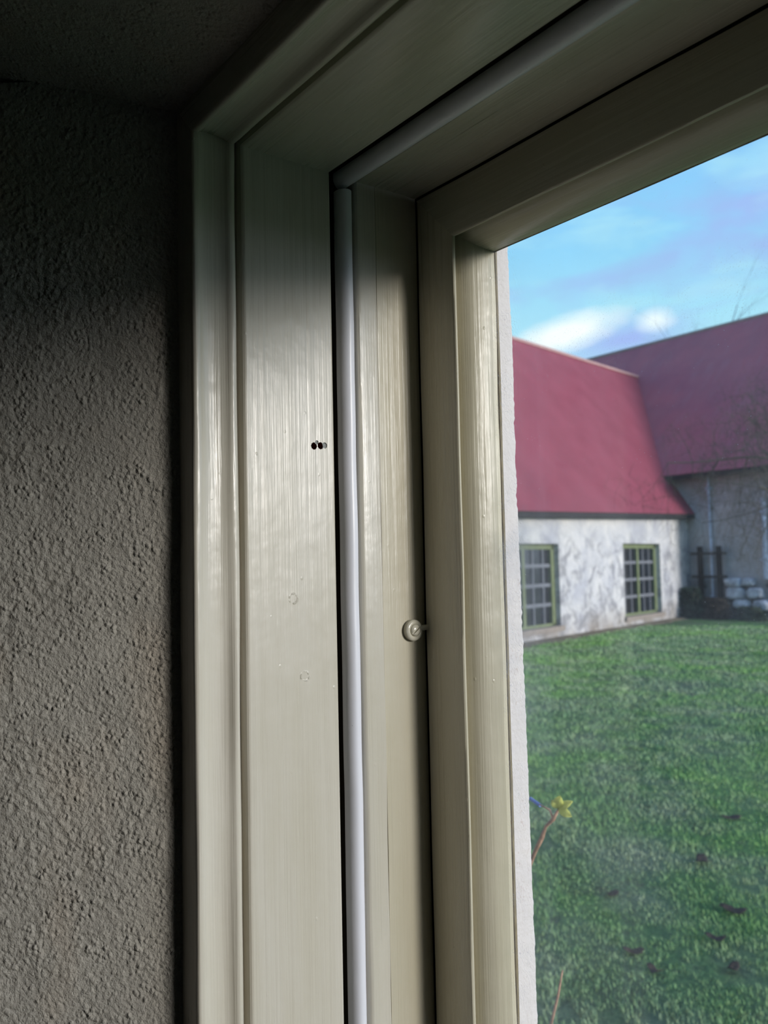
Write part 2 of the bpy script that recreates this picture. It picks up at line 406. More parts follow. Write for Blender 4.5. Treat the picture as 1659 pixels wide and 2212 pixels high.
# head plaster
ZS = ZH+.0208
xs = fine(-.60, -.30, .0014, -.80, 1.32, .05); ys2 = fine(.06, .2132, .0014, -.15, .2136, .03)
V = []
for y in ys2:
    for x in xs:
        z = ZS+(.213-y)*.264-rough_disp(Vector((x, y, 7)), 1.3)*.8
        # soft cove where soffit meets the left reveal
        V.append((x, y, z))
nn = len(xs); Fc = [(r*nn+c, r*nn+c+1, (r+1)*nn+c+1, (r+1)*nn+c) for r in range(len(ys2)-1) for c in range(nn-1)]
bd = MB(); base = len(V)
zf = ZS+.008; zb_ = ZS+.363*.264+.008
bd.hexa([(-.80, -.15, zb_), (1.32, -.15, zb_), (1.32, .2136, zf), (-.80, .2136, zf), (-.80, -.15, 1.0), (1.32, -.15, 1.0), (1.32, .2136, 1.0), (-.80, .2136, 1.0)])
bd.box((-.4975, .2136, ZH+.033), (XR+.0327, .449, 1.0))
V += bd.v; Fc += [tuple(i+base for i in f) for f in bd.f]
wt = link_mesh('wall_top', V, Fc, M_pl); wt['kind'] = 'structure'; sharp(wt, 50)
b = MB(); plan(b, [(3, -.15), (XJ+XR-x0, -.15), (XJ+XR-XW, .213), (XR+.0327, .2136), (XR+.0327, .449), (3, .449)], -1.6, 1.0)
b.build('wall_right', M_pl)['kind'] = 'structure'
b = MB(); b.box((-.5, -.15, -1.6), (XR+.03, .449, ZB-.081)); b.build('wall_below', M_pl)['kind'] = 'structure'
# outer stonework, limewashed, with a ragged arris beside the pane
M_stone, t, b_, co = material('limewashed_outer_stone', (.52, .49, .48), .9, .15)
n = t.noise(co, 160, 5, .65); t.put(b_.inputs['Normal'], t.bump(n, .0015))
crk = t.rng(t.noise(t.scale(co, (1, 1, .5)), 240, 4, .7, 1.5), .60, .68, 0, .8)
t.put(b_.inputs['Base Color'], t.mix(t.math('MULTIPLY', crk, t.rng(t.noise(co, 18, 2), .42, .6)), (.53, .50, .49), (.30, .21, .16)))
V = []; prof_n = 9; zs3 = list(np.arange(-.60, .34, .0015))
for z in zs3:
    j = mn.noise(Vector((z*70, 1, 2)))*.0007+mn.noise(Vector((z*260, 4, 2)))*.0007+mn.noise(Vector((z*9, 3, 3)))*.0010
    ye = .4925-.010*(z/.9)
    for k in range(prof_n):
        u = k/(prof_n-1)
        if u < .6: x = XO+.0005+j*.3; y = .449+(ye-.449+j-.002)*u/.6
        else:
            a = (u-.6)/.4*pi/2; x = XO-.0015+.002*cos(a)+j*.3; y = ye-.002+.003*sin(a)+j
        V.append((x, y, z))
    V.append((-.60, .4915, z)); V.append((-.60, .449, z))
nn = prof_n+2
Fc = [(r*nn+c, r*nn+(c+1) % nn, (r+1)*nn+(c+1) % nn, (r+1)*nn+c) for r in range(len(zs3)-1) for c in range(nn)]
Fc += [tuple(range(nn)), tuple((len(zs3)-1)*nn+c for c in range(nn))]
bd = MB(); base = len(V)
bd.box((-.60, .449, .34), (1.2, .4915, 1.2)); bd.box((-3, .449, -1.7), (-.60, .4915, 1.2)); bd.box((.775+.3, .449, -1.7), (3, .4915, 1.2))
bd.box((-.60, .449, -1.7), (1.075, .4915, -.82)); bd.box((-.60, .449, -.82), (XO, .4915, -.60))
bd.box((XO-.01, .449, ZH+.013), (1.2, .4915, .34))
V += bd.v; Fc += [tuple(i+base for i in f) for f in bd.f]
wo = link_mesh('wall_outer', V, Fc, M_stone); wo['kind'] = 'structure'; sharp(wo, 50)
# the room behind the camera
for nm, a, c, mt in (('wall_back', (-3, -3.2, -1.6), (3, -3.1, 1.0), M_room), ('wall_west', (-3.1, -3.2, -1.6), (-3, .449, 1.0), M_room),
                     ('wall_east', (3, -3.2, -1.6), (3.1, .449, 1.0), M_room), ('floor', (-3.1, -3.2, -1.7), (3.1, .449, -1.6), M_floor),
                     ('ceiling', (-3.1, -3.2, 1.0), (3.1, .4915, 1.1), M_room)):
    b = MB(); b.box(a, c); b.build(nm, mt)['kind'] = 'structure'

# ------------------------------------------------------------------ white draught strips
def strip(pts, axis, name):
    """pts: list of (along, centre a, centre b); D-shaped bead with a thin flange"""
    sec = [(.0056*cos(t_), .0072*sin(t_)) for t_ in [rad(d) for d in range(-35, 216, 12)]]
    sec = [(p_, q) for p_, q in sec]
    vs = []; n = len(sec)
    for (s_, a, b2) in pts:
        for (u, v) in sec:      # u across (y), v out of the surface
            if axis == 'z': vs.append((a+v, b2+u, s_))
            else: vs.append((s_, b2+u, a-v))
    fs = [(k*n+i, k*n+(i+1) % n, (k+1)*n+(i+1) % n, (k+1)*n+i) for k in range(len(pts)-1) for i in range(n)]
    fs += [tuple(range(n)), tuple((len(pts)-1)*n+i for i in range(n))]
    return vs, fs
def step(z, z0, w): return 1/(1+math.exp((z-z0)/w))
pts = []
for z in np.arange(-.70, .2548, .004):
    x = XJ-.0020-.0008*step(z, .075, .006)-.0014*step(z, -.13, .008)-.0022*step(z, -.22, .02)+.0005*mn.noise(Vector((z*22, 0, 0)))
    y = .3234+.0006*step(z, .075, .006)+.0010*step(z, -.13, .008)+.0012*step(z, -.22, .02)
    pts.append((z, x, y))
v, f = strip(pts, 'z', 's')
st1 = empty('draught_strip', (XJ-.002, .3228, EYE-.70)); tag(st1, 'white rounded plastic strip running down the left window jamb', 'draught strip')
o = link_mesh('bead', v, f, M_white); sharp(o, 50); adopt(o, st1)
def flange(horizontal):
    m = MB()
    if not horizontal: m.box((XJ-.0130, .3300, -.70), (XJ-.0035, .3305, .2515))
    else: m.box((XJ+.004, .3300, ZH+.0035), (XR-.004, .3305, ZH+.013))
    return m
M_gr = simple('grey_rubber_flange', (.30, .31, .34), .6, .3)
flange(False).build('flange', M_gr, st1)
pts = []
for x in np.arange(XJ-.0035, XR, .006):
    r_ = .0004*mn.noise(Vector((x*18, 4, 0)))
    pts.append((x, ZH-.0005+r_, .3226))
v, f = strip(pts, 'x', 's')
# round off the left end
st2 = empty('draught_strip', (XJ, .3268, EYE+ZH)); tag(st2, 'white rounded plastic strip running along the underside of the window head', 'draught strip')
o = link_mesh('bead', v, f, M_white); sharp(o, 50); adopt(o, st2)
flange(True).build('flange', M_gr, st2)

# ------------------------------------------------------------------ painted stop screw in its cup washer
scx, scy, scz = XJ, .3735, -.0461
P_hw = paint('cream_paint_hardware', (.60, .575, .48), .24, 'z', .00012)
def lathe(prof, c, n=40):
    vs = []; fs = []
    for (h, r) in prof:
        for k in range(n): vs.append((c[0]+h, c[1]+r*cos(2*pi*k/n), c[2]+r*sin(2*pi*k/n)))
    for i in range(len(prof)-1):
        for k in range(n): fs.append((i*n+k, i*n+(k+1) % n, (i+1)*n+(k+1) % n, (i+1)*n+k))
    fs.append(tuple(range(n))[::-1]); fs.append(tuple((len(prof)-1)*n+k for k in range(n)))
    return vs, fs
sc = empty('sash_screw', (scx, scy, EYE+scz)); tag(sc, 'cream-painted slotted screw in a round cup washer beside the sash edge', 'screw')
v, f = lathe([(-.0008, .0070), (.0014, .0072), (.0024, .0075), (.0034, .0071), (.0040, .0062), (.0042, .0050), (.0038, .0043), (.0030, .0040)], (scx, scy, scz))
o = link_mesh('cup_washer', v, f, P_hw); sharp(o, 60); adopt(o, sc)
v, f = lathe([(.0026, .0041), (.0037, .0041), (.0046, .0038), (.0053, .0030), (.0057, .0018), (.0058, .0003)], (scx, scy+.0002, scz+.0002))
o = link_mesh('screw_head', v, f, P_hw)
cu = MB(); a = rad(38)
d1 = Vector((0, cos(a), sin(a))); d2 = Vector((0, -sin(a), cos(a)))
c0 = Vector((scx+.0044, scy, scz))
cor = []
for h in (0, .004):
    for (u, w) in ((-.006, -.0005), (.006, -.0005), (.006, .0005), (-.006, .0005)): cor.append(tuple(c0+d1*u+d2*w+Vector((h, 0, 0))))
cu.hexa(cor); cut = cu.build('cutter', P_hw)
md = o.modifiers.new('b', 'BOOLEAN'); md.object = cut; md.solver = 'EXACT'
dg = bpy.context.evaluated_depsgraph_get(); dg.update(); nm = bpy.data.meshes.new_from_object(o.evaluated_get(dg)); o.modifiers.clear(); o.data = nm
bpy.data.objects.remove(cut, do_unlink=True); sharp(o, 40); adopt(o, sc)
pg = MB(); pg.tube([(scx+.0028, scy+.0055, scz+.0012), (scx+.0034, .3800, scz+.0014), (scx+.0040, .3864, scz+.0016)], [.0019, .0019, .0019], 20)
o = pg.build('stop_pin', P_hw, sc); sharp(o, 50)

# ------------------------------------------------------------------ lawn
M_lawn, t, b_, co = material('lawn_turf', (.08, .15, .06), .95, .1)
n1 = t.noise(co, .55, 5, .6); n2 = t.noise(co, 4.5, 6, .65); n3 = t.noise(t.scale(co, (1, 1, 1), (7, 3, 0)), 1.7, 4, .6); n4 = t.noise(co, 26, 4, .7)
c = t.mix(t.rng(n1, .38, .62), (.10, .20, .085), (.13, .31, .07))
c = t.mix(t.rng(n3, .42, .66, 0, .75), c, (.22, .27, .17))
c = t.mix(t.rng(n2, .30, .44, .85, 0), c, (.06, .07, .05))
c = t.mix(t.rng(n4, .3, .7, .5, 0), c, (.03, .07, .03))
t.put(b_.inputs['Base Color'], c)
t.put(b_.inputs['Normal'], t.bump(t.math('ADD', t.math('MULTIPLY', n4, .5), n2), .10))
V = []; N = 140
gx = [-60+110*(i/N) for i in range(N+1)]; gy = [.49+60*(i/N)**1.6 for i in range(N+1)]
for y in gy:
    for x in gx:
        V.append((x, y, -1.70+.02*mn.noise(Vector((x*.8, y*.8, 0)))+.012*mn.noise(Vector((x*3, y*3, 5)))-.012))
Fc = [(r*(N+1)+c_, r*(N+1)+c_+1, (r+1)*(N+1)+c_+1, (r+1)*(N+1)+c_) for r in range(N) for c_ in range(N)]
lawn = link_mesh('ground', V, Fc, M_lawn, smooth=True); lawn['kind'] = 'structure'

# grass blades in the part of the lawn the window looks on
M_gr_, t, b_, co = material('grass_blade', (.1, .2, .05), .7, .25)
n1 = t.noise(co, .55, 5, .6); n3 = t.noise(t.scale(co, (1, 1, 1), (7, 3, 0)), 1.7, 4, .6); n5 = t.noise(co, 60, 2)
c = t.mix(t.rng(n1, .38, .62), (.17, .32, .14), (.20, .42, .09))
c = t.mix(t.rng(n3, .42, .66, 0, .75), c, (.38, .44, .28))
c = t.mix(t.rng(n5, .45, .75, 0, .5), c, (.38, .46, .20))
t.put(b_.inputs['Base Color'], c)
rs = np.random.RandomState(5); V = []; Fc = []
def tz(x, y): return -1.712+.02*mn.noise(Vector((x*.8, y*.8, 0)))+.012*mn.noise(Vector((x*3, y*3, 5)))
NB = 150000
for k in range(NB):
    u = rs.rand(); r = 2.4+ (22.5-2.4)*u**1.5
    a = rad(rs.uniform(117, 142))
    x = r*cos(a); y = r*sin(a)
    if y < .6 or y > 21.9: continue
    if x*.975+y*.223 < (-12.494*.975+13.256*.223)+.35: continue
    if mn.noise(Vector((x*2.6, y*2.6, 8)))+mn.noise(Vector((x*9, y*9, 8)))*.7 < -.42: continue
    s_ = (.010+.013*rs.rand())*(1+max(0, r-4)*.10); w = s_*.11*(1+r*.05)
    p_ = rs.uniform(0, 2*pi); ln = rs.uniform(.2, .9)
    z = tz(x, y)
    dx, dy = cos(p_)*w, sin(p_)*w; ex, ey = -sin(p_)*s_*ln, cos(p_)*s_*ln
    i = len(V)
    V += [(x-dx, y-dy, z-.004), (x+dx, y+dy, z-.004), (x+dx*.7+ex*.45, y+dy*.7+ey*.45, z+s_*.6), (x-dx*.7+ex*.45, y-dy*.7+ey*.45, z+s_*.6), (x+ex, y+ey, z+s_)]
    Fc += [(i, i+1, i+2, i+3), (i+3, i+2, i+4)]
me = bpy.data.meshes.new('grass'); me.from_pydata([(a_, b2, c_+EYE) for a_, b2, c_ in V], [], Fc); me.materials.append(M_gr_)
gr = bpy.data.objects.new('grass', me); COL.objects.link(gr)
tag(gr, 'short green winter grass covering the courtyard lawn', 'grass', kind='stuff')

# ------------------------------------------------------------------ cottage wing on the left of the yard
d = Vector((-.223, .975, 0)).normalized(); nrm = Vector((.975, .223, 0)).normalized(); A0 = Vector((-12.494, 13.256, 0))
def cp(s_, z, out=0.0): return tuple(A0+d*s_+nrm*out+Vector((0, 0, z)))
def cbox(mb, s0, s1, z0, z1, o0, o1, z0b=None, z1b=None):
    z0b = z0 if z0b is None else z0b; z1b = z1 if z1b is None else z1b
    mb.hexa([cp(s0, z0, o0), cp(s1, z0b, o0), cp(s1, z0b, o1), cp(s0, z0, o1), cp(s0, z1, o0), cp(s1, z1b, o0), cp(s1, z1b, o1), cp(s0, z1, o1)])
M_lime, t, b_, co = material('weathered_limewash', (.5, .5, .5), .95, .1)
n1 = t.noise(co, 1.1, 6, .65, .6); n2 = t.noise(co, 2.6, 5, .7, .6)
zz = t.new('ShaderNodeSeparateXYZ'); t.put(zz.inputs[0], co)
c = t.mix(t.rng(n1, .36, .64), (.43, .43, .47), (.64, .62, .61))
blotch = t.math('MULTIPLY', t.rng(n2, .47, .60, 0, .75), t.rng(zz.outputs[2], EYE+.9, EYE+.1, 0, 1))  # grey blotches, fading out up the wall
c = t.mix(blotch, c, (.20, .20, .22))
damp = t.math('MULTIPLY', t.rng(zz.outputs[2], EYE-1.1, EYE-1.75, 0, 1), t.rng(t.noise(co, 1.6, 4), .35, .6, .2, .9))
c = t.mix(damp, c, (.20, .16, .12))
t.put(b_.inputs['Base Color'], c); t.put(b_.inputs['Normal'], t.bump(t.noise(co, 5, 6, .65), .06))
cot = empty('cottage', tuple(A0+Vector((0, 0, GZ)))); tag(cot, 'low whitewashed cottage wing with crimson roof and small-paned windows', 'building')
def ez(s_): return 1.00+.024*s_       # the eave climbs a little
holes = [(-1.35, 1.25, -1.44, .36), (4.55, 6.86, -1.46, .385)]
w = MB(); ss = sorted({-7.0, 10.5, *[h[0] for h in holes], *[h[1] for h in holes]})
for s0, s1 in zip(ss[:-1], ss[1:]):
    h = [q for q in holes if q[0] <= s0+1e-6 and q[1] >= s1-1e-6]
    if not h: cbox(w, s0, s1, -1.75, ez(s0)+.02, -.45, 0, None, ez(s1)+.02)
    else:
        cbox(w, s0, s1, -1.75, h[0][2], -.45, 0); cbox(w, s0, s1, h[0][3], ez(s0)+.02, -.45, 0, None, ez(s1)+.02)
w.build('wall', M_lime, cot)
# roof slope 55 degrees, both sides
M_roof, t, b_, co = material('crimson_painted_roof', (.30, .06, .085), .75, .25)
n1 = t.noise(co, 1.2, 5, .6); n2 = t.noise(t.scale(co, (6, 6, .8)), 1.5, 4, .6)
c = t.mix(t.rng(n1, .35, .65), (.215, .040, .062), (.25, .052, .078)); c = t.mix(t.rng(n2, .5, .75, 0, .35), c, (.20, .055, .085))
t.put(b_.inputs['Base Color'], c); t.put(b_.inputs['Normal'], t.bump(t.noise(co, 6, 5, .6), .015))
M_dark = simple('dark_gutter', (.022, .020, .022), .7, .3)
rp = tan(rad(55)); over = .25; ridge_b = 3.38        # ridge set back from the wall line
rv = MB()
def slab(mb, p, thick):
    """p: 4 points; thickened downwards along the face normal"""
    a_, b2, c_, d_ = [Vector(q) for q in p]; n_ = (b2-a_).cross(d_-a_).normalized()*thick
    mb.hexa([tuple(q-n_) for q in (a_, b2, c_, d_)]+[tuple(q) for q in (a_, b2, c_, d_)])
def rz(s_, back): return ez(s_)+.03+(over+back)*rp
NS = 14
s0r, s1r = -7.2, 16.0
for k in range(NS):
    sa = s0r+(s1r-s0r)*k/NS; sb = s0r+(s1r-s0r)*(k+1)/NS
    ra = 4.95-.0*sa; 
    # bell-cast: the lowest metre flattens a little
    sb_end = min(sb, 9.6)
    if sa < 9.6: slab(rv, [cp(sa, ez(sa)+.03, over), cp(sb_end, ez(sb_end)+.03, over), cp(sb_end, ez(sb_end)+.03+(over+.9)*rp, -.9), cp(sa, ez(sa)+.03+(over+.9)*rp, -.9)], .07)
    slab(rv, [cp(sa, ez(sa)+.03+(over+.9)*rp, -.9), cp(sb, ez(sb)+.03+(over+.9)*rp, -.9), cp(sb, RZ(sb) if False else ez(sb)+.03+(over+ridge_b)*rp, -ridge_b), cp(sa, ez(sa)+.03+(over+ridge_b)*rp, -ridge_b)], .07)
    slab(rv, [cp(sb, ez(sb)+.03+(over+ridge_b)*rp, -ridge_b), cp(sb, ez(sb)+.03, -2*ridge_b-over), cp(sa, ez(sa)+.03, -2*ridge_b-over), cp(sa, ez(sa)+.03+(over+ridge_b)*rp, -ridge_b)][::1], .07)
rv.build('roof', M_roof, cot)
g = MB(); cbox(g, -7.2, 9.6, ez(-7.2)-.10, ez(-7.2)+.02, over-.16, over-.01, ez(9.6)-.10, ez(9.6)+.02)
cbox(g, -7.2, 9.6, ez(-7.2)-.06, ez(-7.2)+.00, 0, over-.12, ez(9.6)-.06, ez(9.6)+.00); g.build('eave_board', M_dark, cot)
g = MB(); g.tube([cp(s0r, rz(s0r, ridge_b)+.0, -ridge_b), cp(s1r, rz(s1r, ridge_b)+.0, -ridge_b)], .07, 10); g.build('ridge_cap', simple('pale_ridge_flashing', (.42, .26, .24), .7), cot)
# windows of the cottage
M_fr = simple('olive_green_paint', (.155, .185, .09), .6, .3); M_bar = simple('pale_grey_bars', (.155, .16, .18), .6, .3)
M_pane, t, b_, co = material('dark_window_glass', (.012, .013, .016), .12, .5)
M_sill = simple('brown_stone_sill', (.26, .22, .19), .9, .1)
for h in holes:
    s0, s1, z0, z1 = h; wn = MB(); oo = -.14
    fw = .11
    for q in ((s0, s0+fw, z0, z1), (s1-fw*1.3, s1, z0, z1), (s0, s1, z1-fw*1.1, z1), (s0, s1, z0, z0+fw*.6)): cbox(wn, *q, oo-.08, oo+.02)
    mid = (s0+s1)/2; cbox(wn, mid-.055, mid+.055, z0, z1, oo-.07, oo+.01)
    wo_ = wn.build('window', M_fr, cot)
    pn = MB(); cbox(pn, s0, s1, z0, z1, oo-.07, oo-.05); 
    o = link_mesh('pane', pn.v, pn.f, M_pane); o.parent = wo_
    for k in range(1, 6):
        if k == 3: continue
        bb = MB(); x_ = s0+(s1-s0)*k/6; cbox(bb, x_-.022, x_+.022, z0, z1, oo-.06, oo-.015)
        o = link_mesh('glazing_bar', bb.v, bb.f, M_bar); o.parent = wo_
    for k in range(1, 4):
        bb = MB(); zb = z0+.05+(z1-z0-.1)*k/4; cbox(bb, s0+fw, s1-fw, zb-.038, zb+.038, oo-.06, oo-.01)
        o = link_mesh('glazing_bar', bb.v, bb.f, M_bar); o.parent = wo_
    sl = MB(); cbox(sl, s0-.06, s1+.06, z0-.10, z0+.01, -.2, .07); o = link_mesh('sill', sl.v, sl.f, M_sill); adopt(o, cot)
# bare earth strip along the cottage foot
M_earth = simple('trodden_earth', (.20, .17, .125), 1.0, .05, .35, 3, .05, 20)
V = []; Fc = []
for k in range(90):
    s_ = -6.5+15.3*k/89; wdt = .55+.35*mn.noise(Vector((s_*1.1, 0, 0)))+.15*mn.noise(Vector((s_*4, 0, 0)))-.03*s_
    V += [cp(s_, -1.66, -.02), cp(s_, -1.682, max(.1, wdt*.6)), cp(s_, -1.74, max(.15, wdt))]
Fc = [(k*3+j, k*3+j+1, k*3+j+4, k*3+j+3) for k in range(89) for j in range(2)]
o = link_mesh('earth_border', V, Fc, M_earth, smooth=True); tag(o, 'strip of bare brown earth along the foot of the whitewashed cottage wall', 'soil', kind='stuff')

# ------------------------------------------------------------------ taller house across the yard
YB = 22.0
hs = empty('farmhouse', (-16, YB, GZ)); tag(hs, 'taller farmhouse with purple-red roof and grey rendered wall behind the cottage', 'building')
M_ren, t, b_, co = material('grey_render', (.28, .26, .26), .95, .1)
n1 = t.noise(co, .9, 6, .65); c = t.mix(t.rng(n1, .35, .65), (.36, .33, .335), (.48, .44, .44))
zz = t.new('ShaderNodeSeparateXYZ'); t.put(zz.inputs[0], co)
low = t.math('MULTIPLY', t.rng(zz.outputs[2], EYE-.55, EYE-.75, 0, 1), t.rng(t.voro(t.scale(co, (1, 1, 1.6)), 2.3), .15, .4, .95, .35))
c = t.mix(low, c, (.06, .06, .055))
t.put(b_.inputs['Base Color'], c); t.put(b_.inputs['Normal'], t.bump(t.noise(co, 8, 5, .6), .03))
w = MB(); w.box((-38, YB, -1.8), (-11.5, YB+11, 2.45))
i = len(w.v); w.v += [(-11.5, YB, 2.45), (-11.5, YB+11, 2.45), (-11.5, YB+5.5, 7.85), (-11.9, YB, 2.45), (-11.9, YB+11, 2.45), (-11.9, YB+5.5, 7.85)]
w.f += [(i, i+1, i+2), (i+5, i+4, i+3), (i, i+2, i+5, i+3), (i+1, i+4, i+5, i+2), (i, i+3, i+4, i+1)]
w.build('wall', M_ren, hs)
M_roof2, t, b_, co = material('lifted_red_roof', (.26, .055, .085), .8, .2)  # base red raised to lift this slope out of its shade
n1 = t.noise(co, .8, 5, .6); n2 = t.noise(t.scale(co, (4, .8, .8)), 1.5, 4, .6)
c = t.mix(t.rng(n1, .35, .65), (.34, .105, .135), (.43, .12, .145)); c = t.mix(t.rng(n2, .5, .75, 0, .4), c, (.38, .17, .20))
t.put(b_.inputs['Base Color'], c)
r2 = MB()
slab(r2, [(-38, 21.68, 2.40), (-11.2, 21.68, 2.40), (-11.2, 27.5, 8.12), (-38, 27.5, 8.12)], .10)
slab(r2, [(-38, 27.5, 8.12), (-11.2, 27.5, 8.12), (-11.2, 33.3, 2.40), (-38, 33.3, 2.40)], .10)
r2.build('roof', M_roof2, hs)
g = MB(); g.box((-38, 21.62, 2.26), (-11.2, 21.74, 2.38)); g.box((-38, 21.74, 2.30), (-11.5, 22.0, 2.34)); g.build('eave_board', M_dark, hs)
g = MB(); g.tube([(-38, 27.5, 8.10), (-11.2, 27.5, 8.10)], .08, 8); g.build('ridge_cap', simple('tan_ridge_flashing', (.34, .25, .22), .8), hs)
M_pipe = simple('pale_blue_drainpipe', (.50, .55, .68), .5, .3)
for x, z0, z1, r_ in ((-13.72, -1.65, 2.3, .035), (-12.12, -.62, 1.55, .075)):
    g = MB(); g.tube([(x, YB-.09, z0), (x, YB-.09, z1)], r_, 10)
    for zc in (z0+.5, z1-.4): g.box((x-r_*1.4, YB-.17, zc), (x+r_*1.4, YB, zc+.06))
    g.build('drainpipe', M_pipe, hs)
# whitewashed stones at its foot
M_ws = simple('chalky_white_stone', (.46, .47, .52), .9, .1, .45, 5, .03, 12)
random.seed(4)
for j, (x, z, sx, sz) in enumerate(((-13.05, -.72, .26, .13), (-12.62, -.70, .17, .11), (-13.0, -1.02, .30, .17), (-12.45, -1.0, .22, .16), (-12.85, -1.30, .26, .13), (-12.3, -1.32, .22, .15), (-13.45, -1.33, .2, .14))):
    bm = bmesh.new(); bmesh.ops.create_icosphere(bm, subdivisions=3, radius=1)
    for v_ in bm.verts:
        k = 1+.22*mn.noise(v_.co*1.4+Vector((j*3, 0, 0))); q = Vector([math.copysign(abs(c_)**.6, c_) for c_ in v_.co])*k
        v_.co = Vector((x+q.x*sx, YB-.10+q.y*.16, z+q.z*sz+EYE))
    me = bpy.data.meshes.new('foundation_stone'); bm.to_mesh(me); bm.free(); me.materials.append(M_ws); me.polygons.foreach_set('use_smooth', [True]*len(me.polygons))
    o = bpy.data.objects.new('foundation_stone', me); COL.objects.link(o); adopt(o, hs)

# ------------------------------------------------------------------ bare trees, shrubs, trellis
def bark(name, col): return simple(name, col, .95, .05, .3, 12)
M_bark = bark('grey_brown_bark', (.085, .075, .06)); M_barkl = bark('lichen_grey_bark', (.27, .26, .24)); M_far = bark('far_hazed_bark', (.14, .15, .24))  # distant bark has the blue of far haze mixed into its colour
def tree(name, root, height, r0, mat, seed, levels=5, lean=(0, 0, 1), spread=.75, drop=0.0, twigr=.5, kids=(3, 4), clear=.3):
    rnd = random.Random(seed); mb = MB(); tw = MB()
    def grow(p, dr, ln, r, lv):
        n = 4 if lv < levels-1 else 3; pts = [p]; rad_ = [r]; q = p.copy(); dv = dr.copy(); nodes = []
        for i in range(n):
            dv = (dv+Vector((rnd.uniform(-1, 1), rnd.uniform(-1, 1), rnd.uniform(-.8, .8)-drop*lv))*.20).normalized()
            q = q+dv*ln/n; pts.append(q.copy()); rad_.append(r*(1-.55*(i+1)/n)); nodes.append((q.copy(), dv.copy(), rad_[-1], (i+1)/n))
        (mb if lv < 2 else tw).tube(pts, rad_, 7 if lv < 2 else 4 if lv < 4 else 3, cap=lv < 2)
        if lv >= levels: return
        for (c_, dv_, rr, fr_) in nodes:
            if lv == 0 and fr_ < clear: continue
            for k in range(rnd.randint(*kids) if lv < levels-1 else 2):
                a_ = rnd.uniform(0, 2*pi); sd_ = dv_.cross(Vector((cos(a_), sin(a_), .3))).normalized()
                nd = (dv_*(1-spread)+sd_*spread).normalized()
                grow(c_, nd, ln*rnd.uniform(.42, .66), max(rr*.55, .002*twigr*2), lv+1)
    grow(Vector(root), Vector(lean).normalized(), height, r0, 0)
    return mb, tw
def place_tree(name, label, root, *a, group=None, mat=None, mat2=None, **k):
    mb, tw = tree(name, root, *a, mat, **k)
    e = empty(name, (root[0], root[1], root[2]+EYE)); tag(e, label, 'tree', group)
    mb.build('trunk', mat, e); tw.build('branches', mat2 or mat, e); return e
place_tree('apple_tree', 'bare leafless tree with tangled grey twigs in front of the farmhouse roof', (-7.25, 14.0, -1.75), 3.4, .08, mat=M_bark, mat2=M_bark, seed=11, levels=4, spread=.88, drop=.10, lean=(.0, 0, 1), kids=(2, 3), clear=.55)
place_tree('bare_tree', 'distant bare tree whose hooked twigs show just above the farmhouse ridge', (-25.0, 47.0, -1.75), 11.3, .26, mat=M_far, seed=21, levels=3, spread=.45, kids=(1, 2))
place_tree('bare_tree', 'faint distant tree above the farmhouse ridge, nearer the cottage roof', (-31.0, 49.0, -1.75), 11.7, .20, mat=M_far, seed=8, levels=3, spread=.25, kids=(1, 1), clear=.6)
M_wood = simple('dark_weathered_wood', (.045, .038, .035), .9, .1)
tre = empty('trellis', (-13.6, 21.8, GZ)); tag(tre, 'dark wooden trellis against the farmhouse wall beside the cottage corner', 'trellis')
for x in (-14.0, -13.42):
    g = MB(); g.box((x-.06, 21.74, -1.75), (x+.06, 21.84, .30)); g.build('post', M_wood, tre)
for z in (.10, -.55, -1.15):
    g = MB(); g.box((-14.25, 21.70, z-.035), (-13.15, 21.74, z+.035)); g.build('cross_bar', M_wood, tre)
def shrub(label, c, sx, sy, sz, n, mat, seed, leaf=.07, cat='shrub', group=None):
    rnd = random.Random(seed); e = empty('shrub', (c[0], c[1], GZ)); tag(e, label, cat, group)
    tw = MB(); lf = MB()
    for k in range(26):
        a_ = rnd.uniform(0, 2*pi); r_ = rnd.uniform(.1, 1)
        tip = Vector((c[0]+cos(a_)*sx*r_, c[1]+sin(a_)*sy*r_, -1.72+sz*rnd.uniform(.6, 1.1)))
        b0 = Vector((c[0]+cos(a_)*.1*sx, c[1], -1.75)); md_ = (b0+tip)/2+Vector((rnd.uniform(-.1, .1), 0, .1))
        tw.tube([b0, md_, tip], [.02, .013, .005], 4)
    for k in range(n):
        a_ = rnd.uniform(0, 2*pi); r_ = rnd.random()**.5; h_ = rnd.random()
        p_ = Vector((c[0]+cos(a_)*sx*r_*(1-.4*h_), c[1]+sin(a_)*sy*r_*(1-.4*h_), -1.70+sz*h_))
        u_ = Vector((rnd.gauss(0, 1), rnd.gauss(0, 1), rnd.gauss(0, 1))).normalized(); v_ = u_.orthogonal().normalized(); l_ = leaf*rnd.uniform(.6, 1.3)
        lf.add([p_-u_*l_, p_-v_*l_*.4, p_+u_*l_, p_+v_*l_*.4], [(0, 1, 2, 3)])
    tw.build('stems', M_bark, e); lf.build('foliage', mat, e); return e
M_lf1 = simple('dark_evergreen_leaf', (.03, .045, .028), .7, .3); M_lf2 = simple('brown_dead_leaf', (.055, .042, .032), .9, .1)
shrub('dark evergreen shrub at the corner where cottage meets farmhouse', (-14.1, 21.35), .55, .3, .85, 900, M_lf1, 3)
shrub('low brown shrub under the trellis on the farmhouse wall', (-13.3, 21.4), .5, .3, .55, 600, M_lf2, 7)
shrub('sparse grey-green shrub left of the white drainpipe', (-12.4, 21.5), .5, .25, .35, 350, M_lf1, 13)

